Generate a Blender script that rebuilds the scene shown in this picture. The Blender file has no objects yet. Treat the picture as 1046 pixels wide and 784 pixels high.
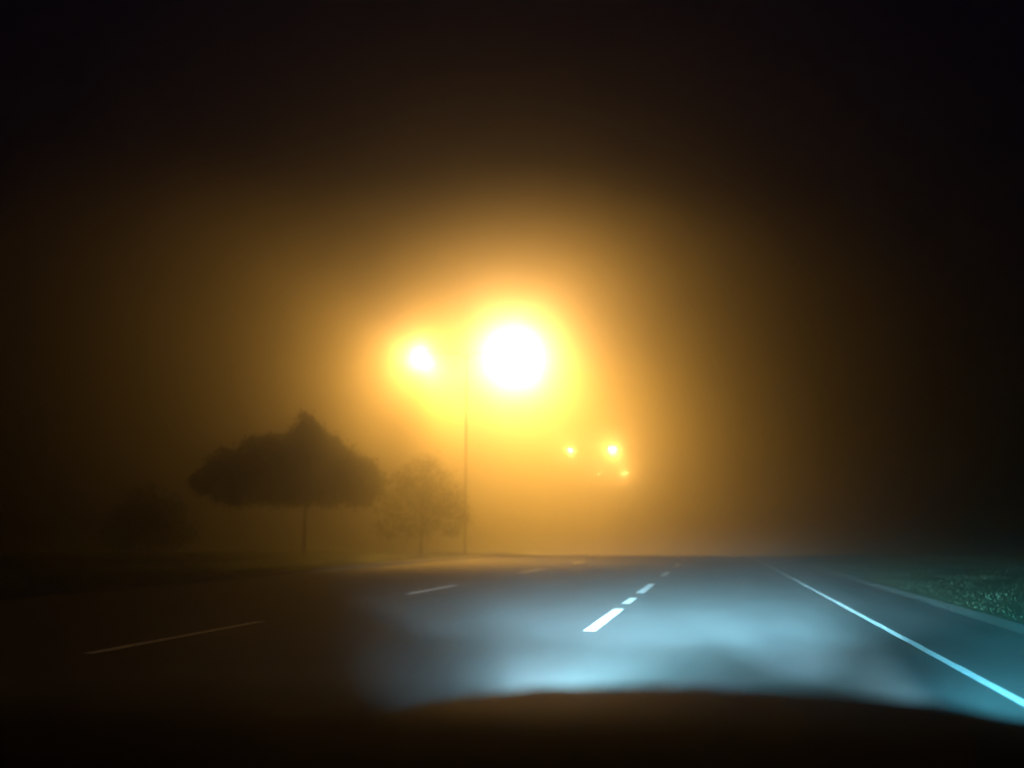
import bpy, bmesh, math, random
from mathutils import Vector, Matrix, Quaternion

R = math.radians
scene = bpy.context.scene
col = scene.collection
rnd = random.Random(7)

# ------------------------------------------------------------------ helpers
def mat(name, color, rough=0.7, metallic=0.0, spec=0.5, coat=0.0):
    m = bpy.data.materials.new(name)
    m.use_nodes = True
    b = m.node_tree.nodes['Principled BSDF']
    b.inputs['Base Color'].default_value = (*color, 1)
    b.inputs['Roughness'].default_value = rough
    b.inputs['Metallic'].default_value = metallic
    b.inputs['Specular IOR Level'].default_value = spec
    b.inputs['Coat Weight'].default_value = coat
    return m

def noisy(m, c1, c2, scale=6.0, detail=6.0, bump=0.0, bump_scale=None, rough=None, stretch=(1, 1, 1)):
    """vary the base colour of a material by an object-space noise, with an optional bump"""
    nt = m.node_tree
    b = nt.nodes['Principled BSDF']
    tc = nt.nodes.new('ShaderNodeTexCoord')
    mp = nt.nodes.new('ShaderNodeMapping')
    mp.inputs['Scale'].default_value = stretch
    nt.links.new(tc.outputs['Object'], mp.inputs['Vector'])
    n = nt.nodes.new('ShaderNodeTexNoise')
    n.inputs['Scale'].default_value = scale
    n.inputs['Detail'].default_value = detail
    n.inputs['Roughness'].default_value = 0.65
    nt.links.new(mp.outputs['Vector'], n.inputs['Vector'])
    r = nt.nodes.new('ShaderNodeValToRGB')
    r.color_ramp.elements[0].position = 0.32
    r.color_ramp.elements[1].position = 0.70
    r.color_ramp.elements[0].color = (*c1, 1)
    r.color_ramp.elements[1].color = (*c2, 1)
    nt.links.new(n.outputs['Fac'], r.inputs['Fac'])
    nt.links.new(r.outputs['Color'], b.inputs['Base Color'])
    if rough:
        mr = nt.nodes.new('ShaderNodeMapRange')
        mr.inputs['To Min'].default_value = rough[0]
        mr.inputs['To Max'].default_value = rough[1]
        nt.links.new(n.outputs['Fac'], mr.inputs['Value'])
        nt.links.new(mr.outputs['Result'], b.inputs['Roughness'])
    if bump:
        n2 = nt.nodes.new('ShaderNodeTexNoise')
        n2.inputs['Scale'].default_value = bump_scale or scale * 8
        n2.inputs['Detail'].default_value = 4
        nt.links.new(tc.outputs['Object'], n2.inputs['Vector'])
        bp = nt.nodes.new('ShaderNodeBump')
        bp.inputs['Strength'].default_value = bump
        bp.inputs['Distance'].default_value = 0.02
        nt.links.new(n2.outputs['Fac'], bp.inputs['Height'])
        nt.links.new(bp.outputs['Normal'], b.inputs['Normal'])
    return m

def emit(name, color, strength):
    m = bpy.data.materials.new(name)
    m.use_nodes = True
    nt = m.node_tree
    nt.nodes.remove(nt.nodes['Principled BSDF'])
    e = nt.nodes.new('ShaderNodeEmission')
    e.inputs['Color'].default_value = (*color, 1)
    e.inputs['Strength'].default_value = strength
    nt.links.new(e.outputs[0], nt.nodes['Material Output'].inputs['Surface'])
    return m

def obj(name, bm, m, parent=None, smooth=False, loc=None):
    me = bpy.data.meshes.new(name)
    bm.to_mesh(me); bm.free()
    if smooth:
        for p in me.polygons: p.use_smooth = True
    me.materials.append(m)
    o = bpy.data.objects.new(name, me)
    col.objects.link(o)
    if parent: o.parent = parent
    if loc: o.location = loc
    return o

def empty(name, loc, label=None, cat=None, group=None, rz=0.0):
    o = bpy.data.objects.new(name, None)
    col.objects.link(o)
    o.empty_display_size = 0.2
    o.location = loc
    o.rotation_euler.z = rz
    if label: o['label'] = label
    if cat: o['category'] = cat
    if group: o['group'] = group
    return o

def structure(o):
    o['kind'] = 'structure'
    return o

def add_box(bm, x0, x1, y0, y1, z0, z1):
    v = [bm.verts.new(p) for p in ((x0,y0,z0),(x1,y0,z0),(x1,y1,z0),(x0,y1,z0),
                                   (x0,y0,z1),(x1,y0,z1),(x1,y1,z1),(x0,y1,z1))]
    for f in ((3,2,1,0),(4,5,6,7),(0,1,5,4),(1,2,6,5),(2,3,7,6),(3,0,4,7)):
        bm.faces.new([v[i] for i in f])

def add_tube(bm, pts, radii, n=10, cap=True):
    pts = [Vector(p) for p in pts]
    rings = []
    up = None
    for i, p in enumerate(pts):
        d = (pts[min(i+1, len(pts)-1)] - pts[max(i-1, 0)]).normalized()
        if up is None:
            up = Vector((1,0,0)) if abs(d.x) < 0.8 else Vector((0,1,0))
        a = (up - d*up.dot(d)).normalized()
        b = d.cross(a)
        up = a
        r = radii[i] if isinstance(radii, (list, tuple)) else radii
        rings.append([bm.verts.new(p + a*(r*math.cos(2*math.pi*k/n)) + b*(r*math.sin(2*math.pi*k/n))) for k in range(n)])
    for r0, r1 in zip(rings, rings[1:]):
        for k in range(n):
            bm.faces.new((r0[k], r0[(k+1)%n], r1[(k+1)%n], r1[k]))
    if cap:
        bm.faces.new(rings[0][::-1]); bm.faces.new(rings[-1])

def grid(bm, xs, ys, zf):
    vs = [[bm.verts.new((x, y, zf(x, y))) for x in xs] for y in ys]
    for j in range(len(ys)-1):
        for i in range(len(xs)-1):
            bm.faces.new((vs[j][i], vs[j][i+1], vs[j+1][i+1], vs[j+1][i]))

def frange(a, b, n): return [a + (b-a)*i/n for i in range(n+1)]

# ------------------------------------------------------------------ camera
F, CX, CY = 850.0, 523.0, 392.0          # focal length and centre in photo pixels
VX, VY = 730.0, 548.0                    # where the road runs to
pitch = math.atan((VY-CY)/F)
yaw = math.atan((VX-CX)*math.cos(pitch)/F)
cam_d = bpy.data.cameras.new('camera')
cam = bpy.data.objects.new('camera', cam_d)
col.objects.link(cam)
H = 1.15
cam.location = (0, 0, H)
cam.rotation_euler = (math.pi/2 + pitch, 0, yaw)
cam_d.sensor_width = 36
cam_d.lens = 36*F/1046
cam_d.clip_start = 0.02
cam_d.clip_end = 3000
cam_d.dof.use_dof = True
cam_d.dof.focus_distance = 9.5
cam_d.dof.aperture_fstop = 0.55
scene.camera = cam
MR = cam.rotation_euler.to_matrix()
def ray(px, py): return MR @ Vector(((px-CX)/F, (CY-py)/F, -1))
def at_y(px, py, Y):
    d = ray(px, py); return Vector((0,0,H)) + d*(Y/d.y)
def at_z(px, py, Z):
    d = ray(px, py); return Vector((0,0,H)) + d*((Z-H)/d.z)

# ------------------------------------------------------------------ materials
asphalt = noisy(mat('asphalt', (.05,.05,.05), 0.8, 0, .06), (.030,.032,.034), (.058,.060,.062), 1.3, 8, 0.5, 90, (0.7, 0.9), (1, .22, 1))
paint   = noisy(mat('road_paint', (.7,.7,.7), 0.55), (.55,.56,.57), (.82,.83,.84), 9, 6, 0.3, 120)
gravel  = noisy(mat('gravel_strip', (.12,.11,.1), 0.9), (.035,.036,.030), (.075,.074,.066), 14, 8, 0.8, 60)
soil    = noisy(mat('grass_ground', (.03,.04,.02), 1.0, 0, .0), (.024,.034,.016), (.062,.074,.036), 1.1, 8, 0.8, 30)
blade   = noisy(mat('grass_blade', (.05,.08,.03), 0.7), (.025,.038,.014), (.050,.062,.028), 3, 4)
concrete= noisy(mat('kerb_concrete', (.2,.19,.17), 0.9, 0, .1), (.10,.098,.09), (.20,.19,.18), 4, 7, 0.3, 50)
steel   = noisy(mat('galvanised_steel', (.35,.36,.37), 0.6, 0.3), (.26,.27,.28), (.40,.41,.42), 5, 4)
pole_paint = noisy(mat('pole_paint', (.03,.03,.03), 0.9, 0, .05), (.018,.018,.018), (.032,.032,.031), 5, 4)
bark    = noisy(mat('bark', (.06,.045,.035), 0.9), (.035,.027,.02), (.09,.07,.05), 5, 8, 0.9, 18, None, (1,1,.25))
leafm   = noisy(mat('leaf', (.04,.05,.02), 0.9, 0, .05), (.045,.058,.020), (.080,.098,.035), 0.9, 4)
car_paint = mat('car_paint', (.007,.018,.070), 0.6, 0.0, 0.04, 0.0)
plastic = noisy(mat('dash_plastic', (.008,.008,.01), 0.8, 0, .05), (.006,.006,.006), (.010,.010,.012), 30, 4, 0.15, 300)
black_rubber = mat('black_trim', (.012,.012,.012), 0.7)
clear_lens = mat('lens_plastic', (.5,.5,.5), 0.15)
sodium, arc = (1.0, 0.475, 0.062), (1.0, 0.55, 0.20)   # the glow of the lantern, and the hotter arc seen head on
lamp_glass = emit('sodium_lamp_glass', arc, 2500)
lamp_glass_dim = emit('sodium_lamp_glass_weak', arc, 900)

# ------------------------------------------------------------------ ground, road, verges
def crest(y):                            # the road is level to 46 m, then tips gently over a crest
    t = max(0.0, y-46.0)
    return -t*t/1600.0
RL, RR = -13.0, 3.55                     # road edges
bm = bmesh.new(); grid(bm, frange(-470, 470, 2), frange(-85, 385, 235), lambda x, y: crest(y)-0.03)
structure(obj('ground', bm, soil))
bm = bmesh.new(); grid(bm, frange(RL, RR, 8), frange(-30, 330, 240), lambda x, y: crest(y))
road = structure(obj('road', bm, asphalt))
bm = bmesh.new(); grid(bm, frange(RR, RR+0.45, 3), frange(-30, 330, 240), lambda x, y: crest(y) - (0.004 if x < RR+.1 else 0.012))
structure(obj('gravel_shoulder', bm, gravel))
# right verge: rises slightly away from the road
def verge_z(x, y):
    t = max(0, x-(RR+0.45))
    return crest(y) - 0.012 + 0.05*min(t, 6)**1.2*0.5 + 0.008*math.sin(x*1.7+y*.6)*min(1, t)
bm = bmesh.new(); grid(bm, frange(RR+0.45, 60, 60), frange(-30, 300, 200), verge_z)
structure(obj('right_grass_verge', bm, soil, smooth=True))
# left: kerb and broad grass median
bm = bmesh.new()
y = -29.0
while y < 52:
    z = crest(y+.5); add_box(bm, RL-0.16, RL+0.0, y, y+0.985, z-0.05, z+0.12); y += 1.0
bmesh.ops.bevel(bm, geom=bm.edges[:], offset=0.012, segments=1, affect='EDGES')
structure(obj('kerb', bm, concrete))
def med_z(x, y):
    t = max(0, (RL-0.16)-x)
    return crest(y) + 0.09*max(0.0, min(1.0, (62-y)/12)) + 0.004*min(t, 12) + 0.04*math.sin(x*1.3+y*.45)*min(1, t)
bm = bmesh.new(); grid(bm, frange(-90, RL-0.162, 70), frange(-30, 300, 150), med_z)
structure(obj('grass_median', bm, soil, smooth=True))

# painted marks, children of the road
def quad_mark(name, x, w, y0, y1, wob=0.006, ny=None):
    bm = bmesh.new()
    n = ny or max(2, int((y1-y0)/0.35))
    vs = []
    for i in range(n+1):
        yy = y0 + (y1-y0)*i/n
        a, b = rnd.uniform(-wob, wob), rnd.uniform(-wob, wob)
        vs.append((bm.verts.new((x-w/2+a, yy, crest(yy)+0.004)), bm.verts.new((x+w/2+b, yy, crest(yy)+0.004))))
    for i in range(n):
        bm.faces.new((vs[i][0], vs[i][1], vs[i+1][1], vs[i+1][0]))
    return obj(name, bm, paint, road)
EDGE = at_z(1000, 693, 0).x
EDGE = (EDGE + at_z(880, 628.5, 0).x)/2
quad_mark('edge_line', EDGE, 0.09, -20, 150, ny=400)
LN = -1.56                                # lane line just left of the car
for a, b in ((603, 643), (653.5, 604.5), (677.5, 586.5)):
    pass
for y0, y1 in ((10.6, 14.0), (17.9, 21.5), (25.8, 28.8), (34.5, 37.5), (43.5, 46.5), (52.5, 55.5), (1.4, 4.4)):
    quad_mark('lane_dash', LN, 0.17, y0, y1)
LF = (at_z(95, 667, 0).x + at_z(417, 606, 0).x)/2
for px0, py0, px1, py1 in ((92, 667.5, 272, 634.5), (416, 606.5, 472, 597.3), (524, 585.3, 550, 580.8)):
    quad_mark('lane_dash', LF, 0.15, at_z(px0, py0, 0).y, at_z(px1, py1, 0).y)
for y0 in (37.5, 46.5, 55.5, -0.8):
    quad_mark('lane_dash', LF, 0.15, y0, y0+3)

quad_mark('short_lane_dash', LN, 0.15, 15.0, 16.5)

# ------------------------------------------------------------------ street lamps
# spot aims; those behind, sideways and up are added to brighten the fog
TOWARDS, LOW = (.2, -1, -.2), (0, -.5, -1)
ALONG, BEYOND, ASIDE, LEFT, UP = (0, 1, .2), (.12, 1, -.22), (-.75, .65, .3), (-.5, 1, 0), (0, 1, .7)
def make_lamp(base, offs_r, offs_l, head_z, label, p_right, p_left, warm=sodium):
    root = empty('street_lamp', base, label, 'street lamp', 'twin armed sodium street lamps along the grass median')
    top = head_z - base[2]
    bm = bmesh.new(); add_tube(bm, [(0,0,0),(0,0,.35),(0,0,.36),(0,0,top+.25)], [.085,.085,.06,.035], 14)
    obj('pole', bm, pole_paint, root, True)
    bm = bmesh.new(); add_box(bm, -.22,.22,-.22,.22,-.05,.04)
    obj('base_plate', bm, pole_paint, root)
    for off, pw, glass in ((offs_r, p_right, lamp_glass), (offs_l, p_left, lamp_glass_dim)):
        s = 1 if off.x > 0 else -1
        L = abs(off.x)
        hy, hz = off.y, off.z            # small differences between the heads
        bm = bmesh.new()
        pts = [(0,0,top-.35), (s*.35,hy*.1,top+.02), (s*L*.55,hy*.55,top+.12+hz*.5), (s*(L-.35),hy,top+.10+hz)]
        add_tube(bm, pts, [.045,.042,.036,.032], 10)
        obj('arm', bm, pole_paint, root, True)
        # cobra head housing: tapered shell, glass bowl underneath
        bm = bmesh.new()
        secs = [(-.42,.05,.05),(-.25,.10,.08),(0,.16,.11),(.28,.17,.10),(.42,.11,.06),(.46,.03,.02)]
        rings = []
        for u, w, h in secs:
            ring = []
            for k in range(12):
                a = 2*math.pi*k/12
                zz = math.sin(a)*h
                if zz < 0: zz *= .35
                ring.append(bm.verts.new((s*(L+u), hy+math.cos(a)*w, top+.10+hz+zz)))
            rings.append(ring)
        for r0, r1 in zip(rings, rings[1:]):
            for k in range(12):
                bm.faces.new((r0[k], r0[(k+1)%12], r1[(k+1)%12], r1[k]))
        bm.faces.new(rings[0]); bm.faces.new(rings[-1])
        bmesh.ops.recalc_face_normals(bm, faces=bm.faces[:])
        head = obj('lamp_head', bm, pole_paint, root, True)
        bm = bmesh.new()
        bmesh.ops.create_uvsphere(bm, u_segments=16, v_segments=8, radius=1)
        for v in bm.verts:
            v.co = Vector((s*(L+.10)+v.co.x*.24, hy+v.co.y*.14, top+.065+hz+min(v.co.z, 0)*.13))
        obj('lamp_glass', bm, glass, head, True)
        for size, aim, energy in pw:     # the bulb's own glow, plus spots added to light the fog around it
            ld = bpy.data.lights.new('bulb_and_fog_light', 'SPOT' if size else 'POINT')
            ld.color = arc if aim is TOWARDS else warm
            ld.energy = energy
            ld.shadow_soft_size = 0.10
            lo = bpy.data.objects.new('bulb_and_fog_light', ld)
            col.objects.link(lo)
            lo.parent = head
            lo.location = (s*(L+.10), hy, top-.22+hz)
            if size:
                ld.spot_size = R(size); ld.spot_blend = 1.0
                lo.rotation_euler = Vector(aim).to_track_quat('-Z', 'Y').to_euler()
    return root

specs = [  # right head px, left head px, distance, powers
    ((525, 361), (430, 362), 47.0, 
     ((24, TOWARDS, 15000), (80, LOW, 115000), (100, ALONG, 17e6), (70, BEYOND, 24e6), (60, LEFT, 7e6), (70, UP, 5e6), (100, ASIDE, 4e6)),
     ((24, TOWARDS, 1500), (80, LOW, 130000), (70, BEYOND, 34e6), (60, LEFT, 19e6), (70, UP, 7e6), (100, ASIDE, 3.5e6)), 'tallest and brightest twin armed street lamp, its big glare blown out white beside the tree'),
    ((625, 459), (582, 459.5), 94.0, ((0, None, 2300),), ((0, None, 500),), 'smaller twin armed street lamp seen as two small round glows above the road'),
    ((637, 483), (612, 483), 141.0, ((0, None, 3500),), ((0, None, 300),), 'farthest street lamp, a faint spark almost lost in the fog'),
]
for pr, pl, Y, e1, e2, lab in specs:
    a = at_y(pr[0], pr[1], Y); b = at_y(pl[0], pl[1], Y)
    cx = (a.x+b.x)/2; hz = (a.z+b.z)/2
    base = (cx, Y, med_z(cx, Y))
    make_lamp(base, Vector((a.x-cx-.1, 0, a.z-hz)), Vector((b.x-cx+.1, 0, b.z-hz)), hz, lab, e1, e2)

# ------------------------------------------------------------------ trees
def make_tree(name, base, prof, z_lo, z_hi, n_leaf, label, group, lean=0.0, seed=1, leaf=0.24, cat='tree', wscale=1.0, trunk_r=.17):
    """prof: list of (height fraction, left reach, right reach) of the crown in metres"""
    r = random.Random(seed)
    root = empty(name, base, label, cat, group)
    def reach(f):
        for (f0,l0,r0),(f1,l1,r1) in zip(prof, prof[1:]):
            if f <= f1:
                t = (f-f0)/(f1-f0) if f1 > f0 else 0
                return l0+(l1-l0)*t, r0+(r1-r0)*t
        return prof[-1][1:]
    bm = bmesh.new()
    zt = z_lo + (z_hi-z_lo)*.80
    pts = [(0,0,-.25), (.01,0,0.15)]
    rad = [trunk_r*1.5, trunk_r*1.1]
    for i in range(1, 9):
        t = i/8
        pts.append((lean*t + r.uniform(-.05,.05), r.uniform(-.06,.06), .15+(zt-.15)*t)); rad.append(trunk_r*(1-.85*t))
    add_tube(bm, pts, rad, 10)
    tips = []
    for i in range(16):
        f = r.uniform(0.02, .7)
        l, rr = reach(min(1, f+.12))
        a = r.uniform(0, 2*math.pi)
        c, s_ = math.cos(a), math.sin(a)
        ext = (rr if c > 0 else l)*wscale
        z0 = max(.35*z_lo+.6, z_lo*.82 + (zt-z_lo)*f*.8)
        p0 = Vector((lean*z0/zt, 0, z0))
        z1 = z_lo + (z_hi-z_lo)*min(.95, f+.12)
        p2 = Vector((c*ext*.82, s_*(l+rr)/2*.8*wscale, z1))
        p1 = p0.lerp(p2, .5) + Vector((0,0,.25+r.uniform(-.15,.2)))
        add_tube(bm, [p0, p1, p2], [trunk_r*.42, trunk_r*.26, .015], 6)
        tips.append(p2); tips.append(p1.lerp(p2, .5))
    obj('trunk', bm, bark, root, True)
    # clump centres through the crown volume
    clumps = []
    wmax = max(p[1]+p[2] for p in prof)
    while len(clumps) < 620:
        f = r.random()
        l, rr = reach(f)
        if r.random() > ((l+rr)/wmax)**1.6: continue
        a = r.uniform(0, 2*math.pi); q = r.random()**.42
        c, s_ = math.cos(a), math.sin(a)
        clumps.append((Vector((c*q*(rr if c > 0 else l)*wscale, s_*q*(l+rr)/2*wscale, z_lo+(z_hi-z_lo)*f)), r.uniform(.22,.46)))
    for t in tips: clumps.append((t, r.uniform(.3,.55)))
    bm = bmesh.new()
    for i in range(n_leaf):
        c, cr = clumps[r.randrange(len(clumps))]
        d = Vector((r.gauss(0,1), r.gauss(0,1), r.gauss(0,.8)))
        p = c + d*(cr*.52)
        q = Quaternion((r.gauss(0,1), r.gauss(0,1), r.gauss(0,1), r.gauss(0,1))).normalized()
        sz = leaf*r.uniform(.55,1.25)
        cs = [(-.5,0,0),(-.1,.3,.05),(.5,0,0),(-.1,-.3,.05)]
        bm.faces.new([bm.verts.new(p + q @ (Vector(k)*sz)) for k in cs])
    obj('crown', bm, leafm, root)
    return root

# the tree seen against the glow
TY = 40.0
tb = at_y(310, 570, TY)
def zof(py): return at_y(300, py, TY).z
def xof(px, py): return at_y(px, py, TY).x
prof = []
zl, zh = zof(513), zof(421)
for py, pl, pr in ((513, 226, 372), (503, 206, 386), (490, 204, 390), (477, 218, 380), (465, 234, 369), (452, 257, 350), (440, 282, 329), (430, 296, 317), (419, 304, 308)):
    cxp = tb.x
    prof.append(((zof(py)-zl)/(zh-zl), cxp-xof(pl, py)-.2, xof(pr, py)-cxp-.2))
tz = med_z(tb.x, TY)
make_tree('broad_tree', (tb.x, TY, tz), prof, zl-tz, zh-tz, 30000,
          'dark broad tree with a pointed flat bottomed crown, silhouetted left of the bright lamp', 'trees on the grass median', seed=8, trunk_r=.10)
def simple_prof(w, pts=((0,.75),(.15,1),(.4,.95),(.65,.75),(.85,.42),(1,.1))):
    return [(f, w*k, w*k) for f, k in pts]
p = at_y(430, 566, 43)
make_tree('broad_tree', (p.x, 43, med_z(p.x, 43)), simple_prof(2.7), 1.1, at_y(425, 464, 43).z-med_z(p.x, 43), 9000,
          'faint hazy tree standing in the lit fog just right of the dark pointed tree', 'trees on the grass median', seed=11, leaf=.12, trunk_r=.08)
p = at_y(150, 575, 41)
make_tree('bush', (p.x, 41, med_z(p.x, 41)), simple_prof(2.5, ((0,.8),(.2,1),(.45,.9),(.7,.65),(.88,.35),(1,.1))), .35, at_y(150, 492, 41).z-med_z(p.x, 41), 3200,
          'low rounded bush barely seen in the dark left of the pointed tree', None, seed=19, cat='bush', trunk_r=.09)

# ------------------------------------------------------------------ grass on the verges (uncountable)
def grass_patch(name, x0, x1, y0, y1, n, zf, hmin, hmax, seed, bias=1.6):
    r = random.Random(seed)
    bm = bmesh.new()
    for i in range(n):
        x = x0 + (x1-x0)*r.random(); y = y0 + (y1-y0)*r.random()**bias
        z = zf(x, y)-.01
        h = r.uniform(hmin, hmax)*(.6+.8*(math.sin(x*2.1)*math.sin(y*1.3)*.5+.5))
        a = r.uniform(0, math.pi); w = .007+.003*(y/20)
        dx, dy = math.cos(a)*w, math.sin(a)*w
        lx, ly = r.uniform(-.5,.5)*h, r.uniform(-.5,.5)*h
        bm.faces.new([bm.verts.new(q) for q in ((x-dx,y-dy,z),(x+dx,y+dy,z),(x+lx*.5+dx*.6,y+ly*.5+dy*.6,z+h*.6),(x+lx,y+ly,z+h),)])
    o = obj(name, bm, blade)
    o['kind'] = 'stuff'
    return o
grass_patch('verge_grass', RR+.55, 16, 5, 45, 40000, verge_z, .012, .038, 5)
grass_patch('median_grass', -30, RL-.2, 8, 60, 16000, med_z, .06, .2, 6)

# ------------------------------------------------------------------ our car
car = empty('car', (0.02, 1.0, 0), 'dark car carrying the camera, its bonnet and dashboard along the bottom edge', 'car')
def car_part(name, bm, m, parent=None, smooth=True):
    o = obj(name, bm, m, parent or car, smooth)
    return o
# bonnet: local y from windscreen (0) to nose (1.45)
def hood_z(x, y):
    t = y/1.45
    z = 0.914 - 0.10*t - 0.055*t*t - (0.075*max(0, (t-.72)/.28)**2)
    z -= 0.055*(abs(x)/.8)**2.2 + 0.13*max(0, (abs(x)-.66)/.2)**2
    z += 0.010*math.exp(-((abs(x)-.44)/.05)**2)*(1-.6*t)
    return z
bm = bmesh.new()
xs = frange(-.86, .86, 46)
ys = frange(0.0, 1.45, 30)
vs = []
for yv in ys:
    row = []
    for x in xs:
        nose = 0.10*(abs(x)/.86)**2
        yy = yv*(1-nose)
        row.append(bm.verts.new((x, yy, hood_z(x, yv))))
    vs.append(row)
for j in range(len(ys)-1):
    for i in range(len(xs)-1):
        bm.faces.new((vs[j][i], vs[j][i+1], vs[j+1][i+1], vs[j+1][i]))
hood = car_part('bonnet', bm, car_paint)
# front bumper and wings
def nose_y(x): return 1.45*(1-0.10*(abs(x)/.86)**2)
bm = bmesh.new()
prev = None
for x in frange(-.86, .86, 40):
    zt = hood_z(x, 1.45)
    ny = nose_y(x)
    c = [bm.verts.new(v) for v in ((x, ny+.003, zt-.004),(x, ny+.05, zt-.10),(x, ny+.05, zt-.16),(x, ny+.13, .48),(x, ny+.14, .30),(x, ny+.06, .18))]
    if prev:
        for k in range(5): bm.faces.new((prev[k], c[k], c[k+1], prev[k+1]))
    prev = c
car_part('front_bumper', bm, car_paint)
for s in (-1, 1):
    bm = bmesh.new(); prev = None
    for yv in frange(-.6, 1.45, 24):
        t = max(0, yv)
        zt = hood_z(.86, t) if yv >= 0 else hood_z(.86, 0) + (-yv)*.06
        yy = yv*(1-.10) if yv > 0 else yv
        arch = math.sqrt(max(0, .36**2-(yv-.75)**2))
        c = [bm.verts.new(v) for v in ((s*.862, yy, zt-.002),(s*.895, yy, zt-.10),(s*.90, yy, max(.62, .32+arch)),(s*.89, yy, max(.2, .32+arch if arch>0 else .2)))]
        if prev:
            for k in range(3): bm.faces.new((prev[k], c[k], c[k+1], prev[k+1]))
        prev = c
    bmesh.ops.recalc_face_normals(bm, faces=bm.faces[:])
    car_part('wing', bm, car_paint)
    # wheel
    bm = bmesh.new()
    add_tube(bm, [(s*.66,.675,.32),(s*.68,.675,.32),(s*.84,.675,.32),(s*.86,.675,.32)], [.28,.32,.32,.28], 28)
    wheel = car_part('wheel', bm, black_rubber)
    bm = bmesh.new()
    add_tube(bm, [(s*.855,.675,.32),(s*.868,.675,.32)], [.20,.18], 24)
    car_part('rim', bm, steel, wheel)
# cowl and wipers between bonnet and glass
bm = bmesh.new(); prev = None
for x in frange(-.80, .80, 24):
    z0 = hood_z(x, 0)-.012
    yb = -.16*(1-(x/.8)**2*.15)-.02*(x/.8)**2
    c = [bm.verts.new(v) for v in ((x, -.004, z0),(x, -.03, z0-.03),(x, -.16, z0-.02))]
    if prev:
        for k in range(2): bm.faces.new((prev[k], prev[k+1], c[k+1], c[k]))
    prev = c
car_part('cowl', bm, black_rubber)
# dashboard: padded top that rolls down towards the seats
bm = bmesh.new()
rows = []
for x in frange(-.78, .78, 40):
    e = .020*(abs(x)/.78)**2
    dip = -.012*math.exp(-((x+.12)/.16)**2)
    pr = [(-.245+0, 1.004-e),(-.262, 1.010-e),(-.30, 1.013-e),(-.40, 1.010-e+dip*.3),(-.50, .998-e+dip),(-.58, .978-e+dip),(-.63, .945-e),(-.65, .88),(-.645, .70)]
    front = .05*(abs(x)/.78)**2
    rows.append([bm.verts.new((x, a-front, z)) for a, z in pr])
for r0, r1 in zip(rows, rows[1:]):
    for k in range(len(r0)-1): bm.faces.new((r0[k], r0[k+1], r1[k+1], r1[k]))
dash = car_part('dashboard', bm, plastic)
# headlamps
def pale(k, r=.41): return (r*k, .80*k, k)
FACETS = {-1: ((-14, 3.4, 32, .42, pale(10)), (-2, 3.4, 38, .36, pale(15)), (7, 3.4, 34, .36, pale(14, .27)), (-14, 1.4, 30, .26, pale(150)),
               (-15, 7, 34, .5, pale(7.5)), (-2, 1.4, 38, .22, pale(430)), (-2, 7, 38, .5, pale(10.5)), (7, 1.4, 36, .22, pale(310, .29)),
               (7, 7, 36, .5, pale(7, .24))),
          1: ((0, 2, 16, .7, pale(125)), (24, 1.3, 38, .22, (5, 50, 62)), (23, 6, 38, .5, (2.6, 14, 20)),
              (16, 3.0, 44, .34, (1.6, 7, 9)))}
for s in (-1, 1):
    bm = bmesh.new(); bmesh.ops.create_uvsphere(bm, u_segments=20, v_segments=10, radius=1)
    for v in bm.verts: v.co = Vector((s*.60+v.co.x*.16, nose_y(.62)+.085+v.co.y*.06, .60+v.co.z*.07))
    hl = car_part('headlight', bm, clear_lens)
    # one beam per facet of the reflector: heading, dip, cone, squash of the cone, colour times power in kW
    for side, down, size, sy, c in FACETS[s]:
        ld = bpy.data.lights.new('headlight_beam', 'SPOT')
        top = max(c)
        ld.color = [q/top for q in c]; ld.energy = top*1000
        ld.spot_size = R(size); ld.spot_blend = 1.0
        ld.shadow_soft_size = 0.03
        o = bpy.data.objects.new('headlight_beam', ld); col.objects.link(o)
        o.parent = hl
        o.location = (s*.62, nose_y(.62)+.20, .60)
        o.rotation_euler = (math.pi/2 - R(down), 0, -R(side))
        o.scale = (1, sy, 1)

# ------------------------------------------------------------------ fog
bm = bmesh.new(); add_box(bm, -480, 480, -90, 395, -80, 28.5)
haze = bpy.data.materials.new('haze')
haze.use_nodes = True
nt = haze.node_tree
nt.nodes.remove(nt.nodes['Principled BSDF'])
pv = nt.nodes.new('ShaderNodeVolumePrincipled')
pv.inputs['Color'].default_value = (.88, .87, .85, 1)
pv.inputs['Density'].default_value = 0.036
pv.inputs['Anisotropy'].default_value = 0.97
nt.links.new(pv.outputs[0], nt.nodes['Material Output'].inputs['Volume'])
hz = obj('haze', bm, haze)
hz['kind'] = 'stuff'

# ------------------------------------------------------------------ night sky
w = bpy.data.worlds.new('World'); scene.world = w
w.use_nodes = True
bg = w.node_tree.nodes['Background']
bg.inputs['Color'].default_value = (.10, .14, 1.0, 1)
bg.inputs['Strength'].default_value = 0.0036

# ------------------------------------------------------------------ render settings
scene.view_settings.view_transform = 'Standard'
scene.view_settings.look = 'None'
scene.view_settings.exposure = 0
scene.view_settings.gamma = 1
scene.render.engine = 'CYCLES'
cy = scene.cycles
cy.use_denoising = True
cy.volume_bounces = 1
cy.max_bounces = 8
cy.diffuse_bounces = 2
cy.glossy_bounces = 2
cy.sample_clamp_indirect = 4
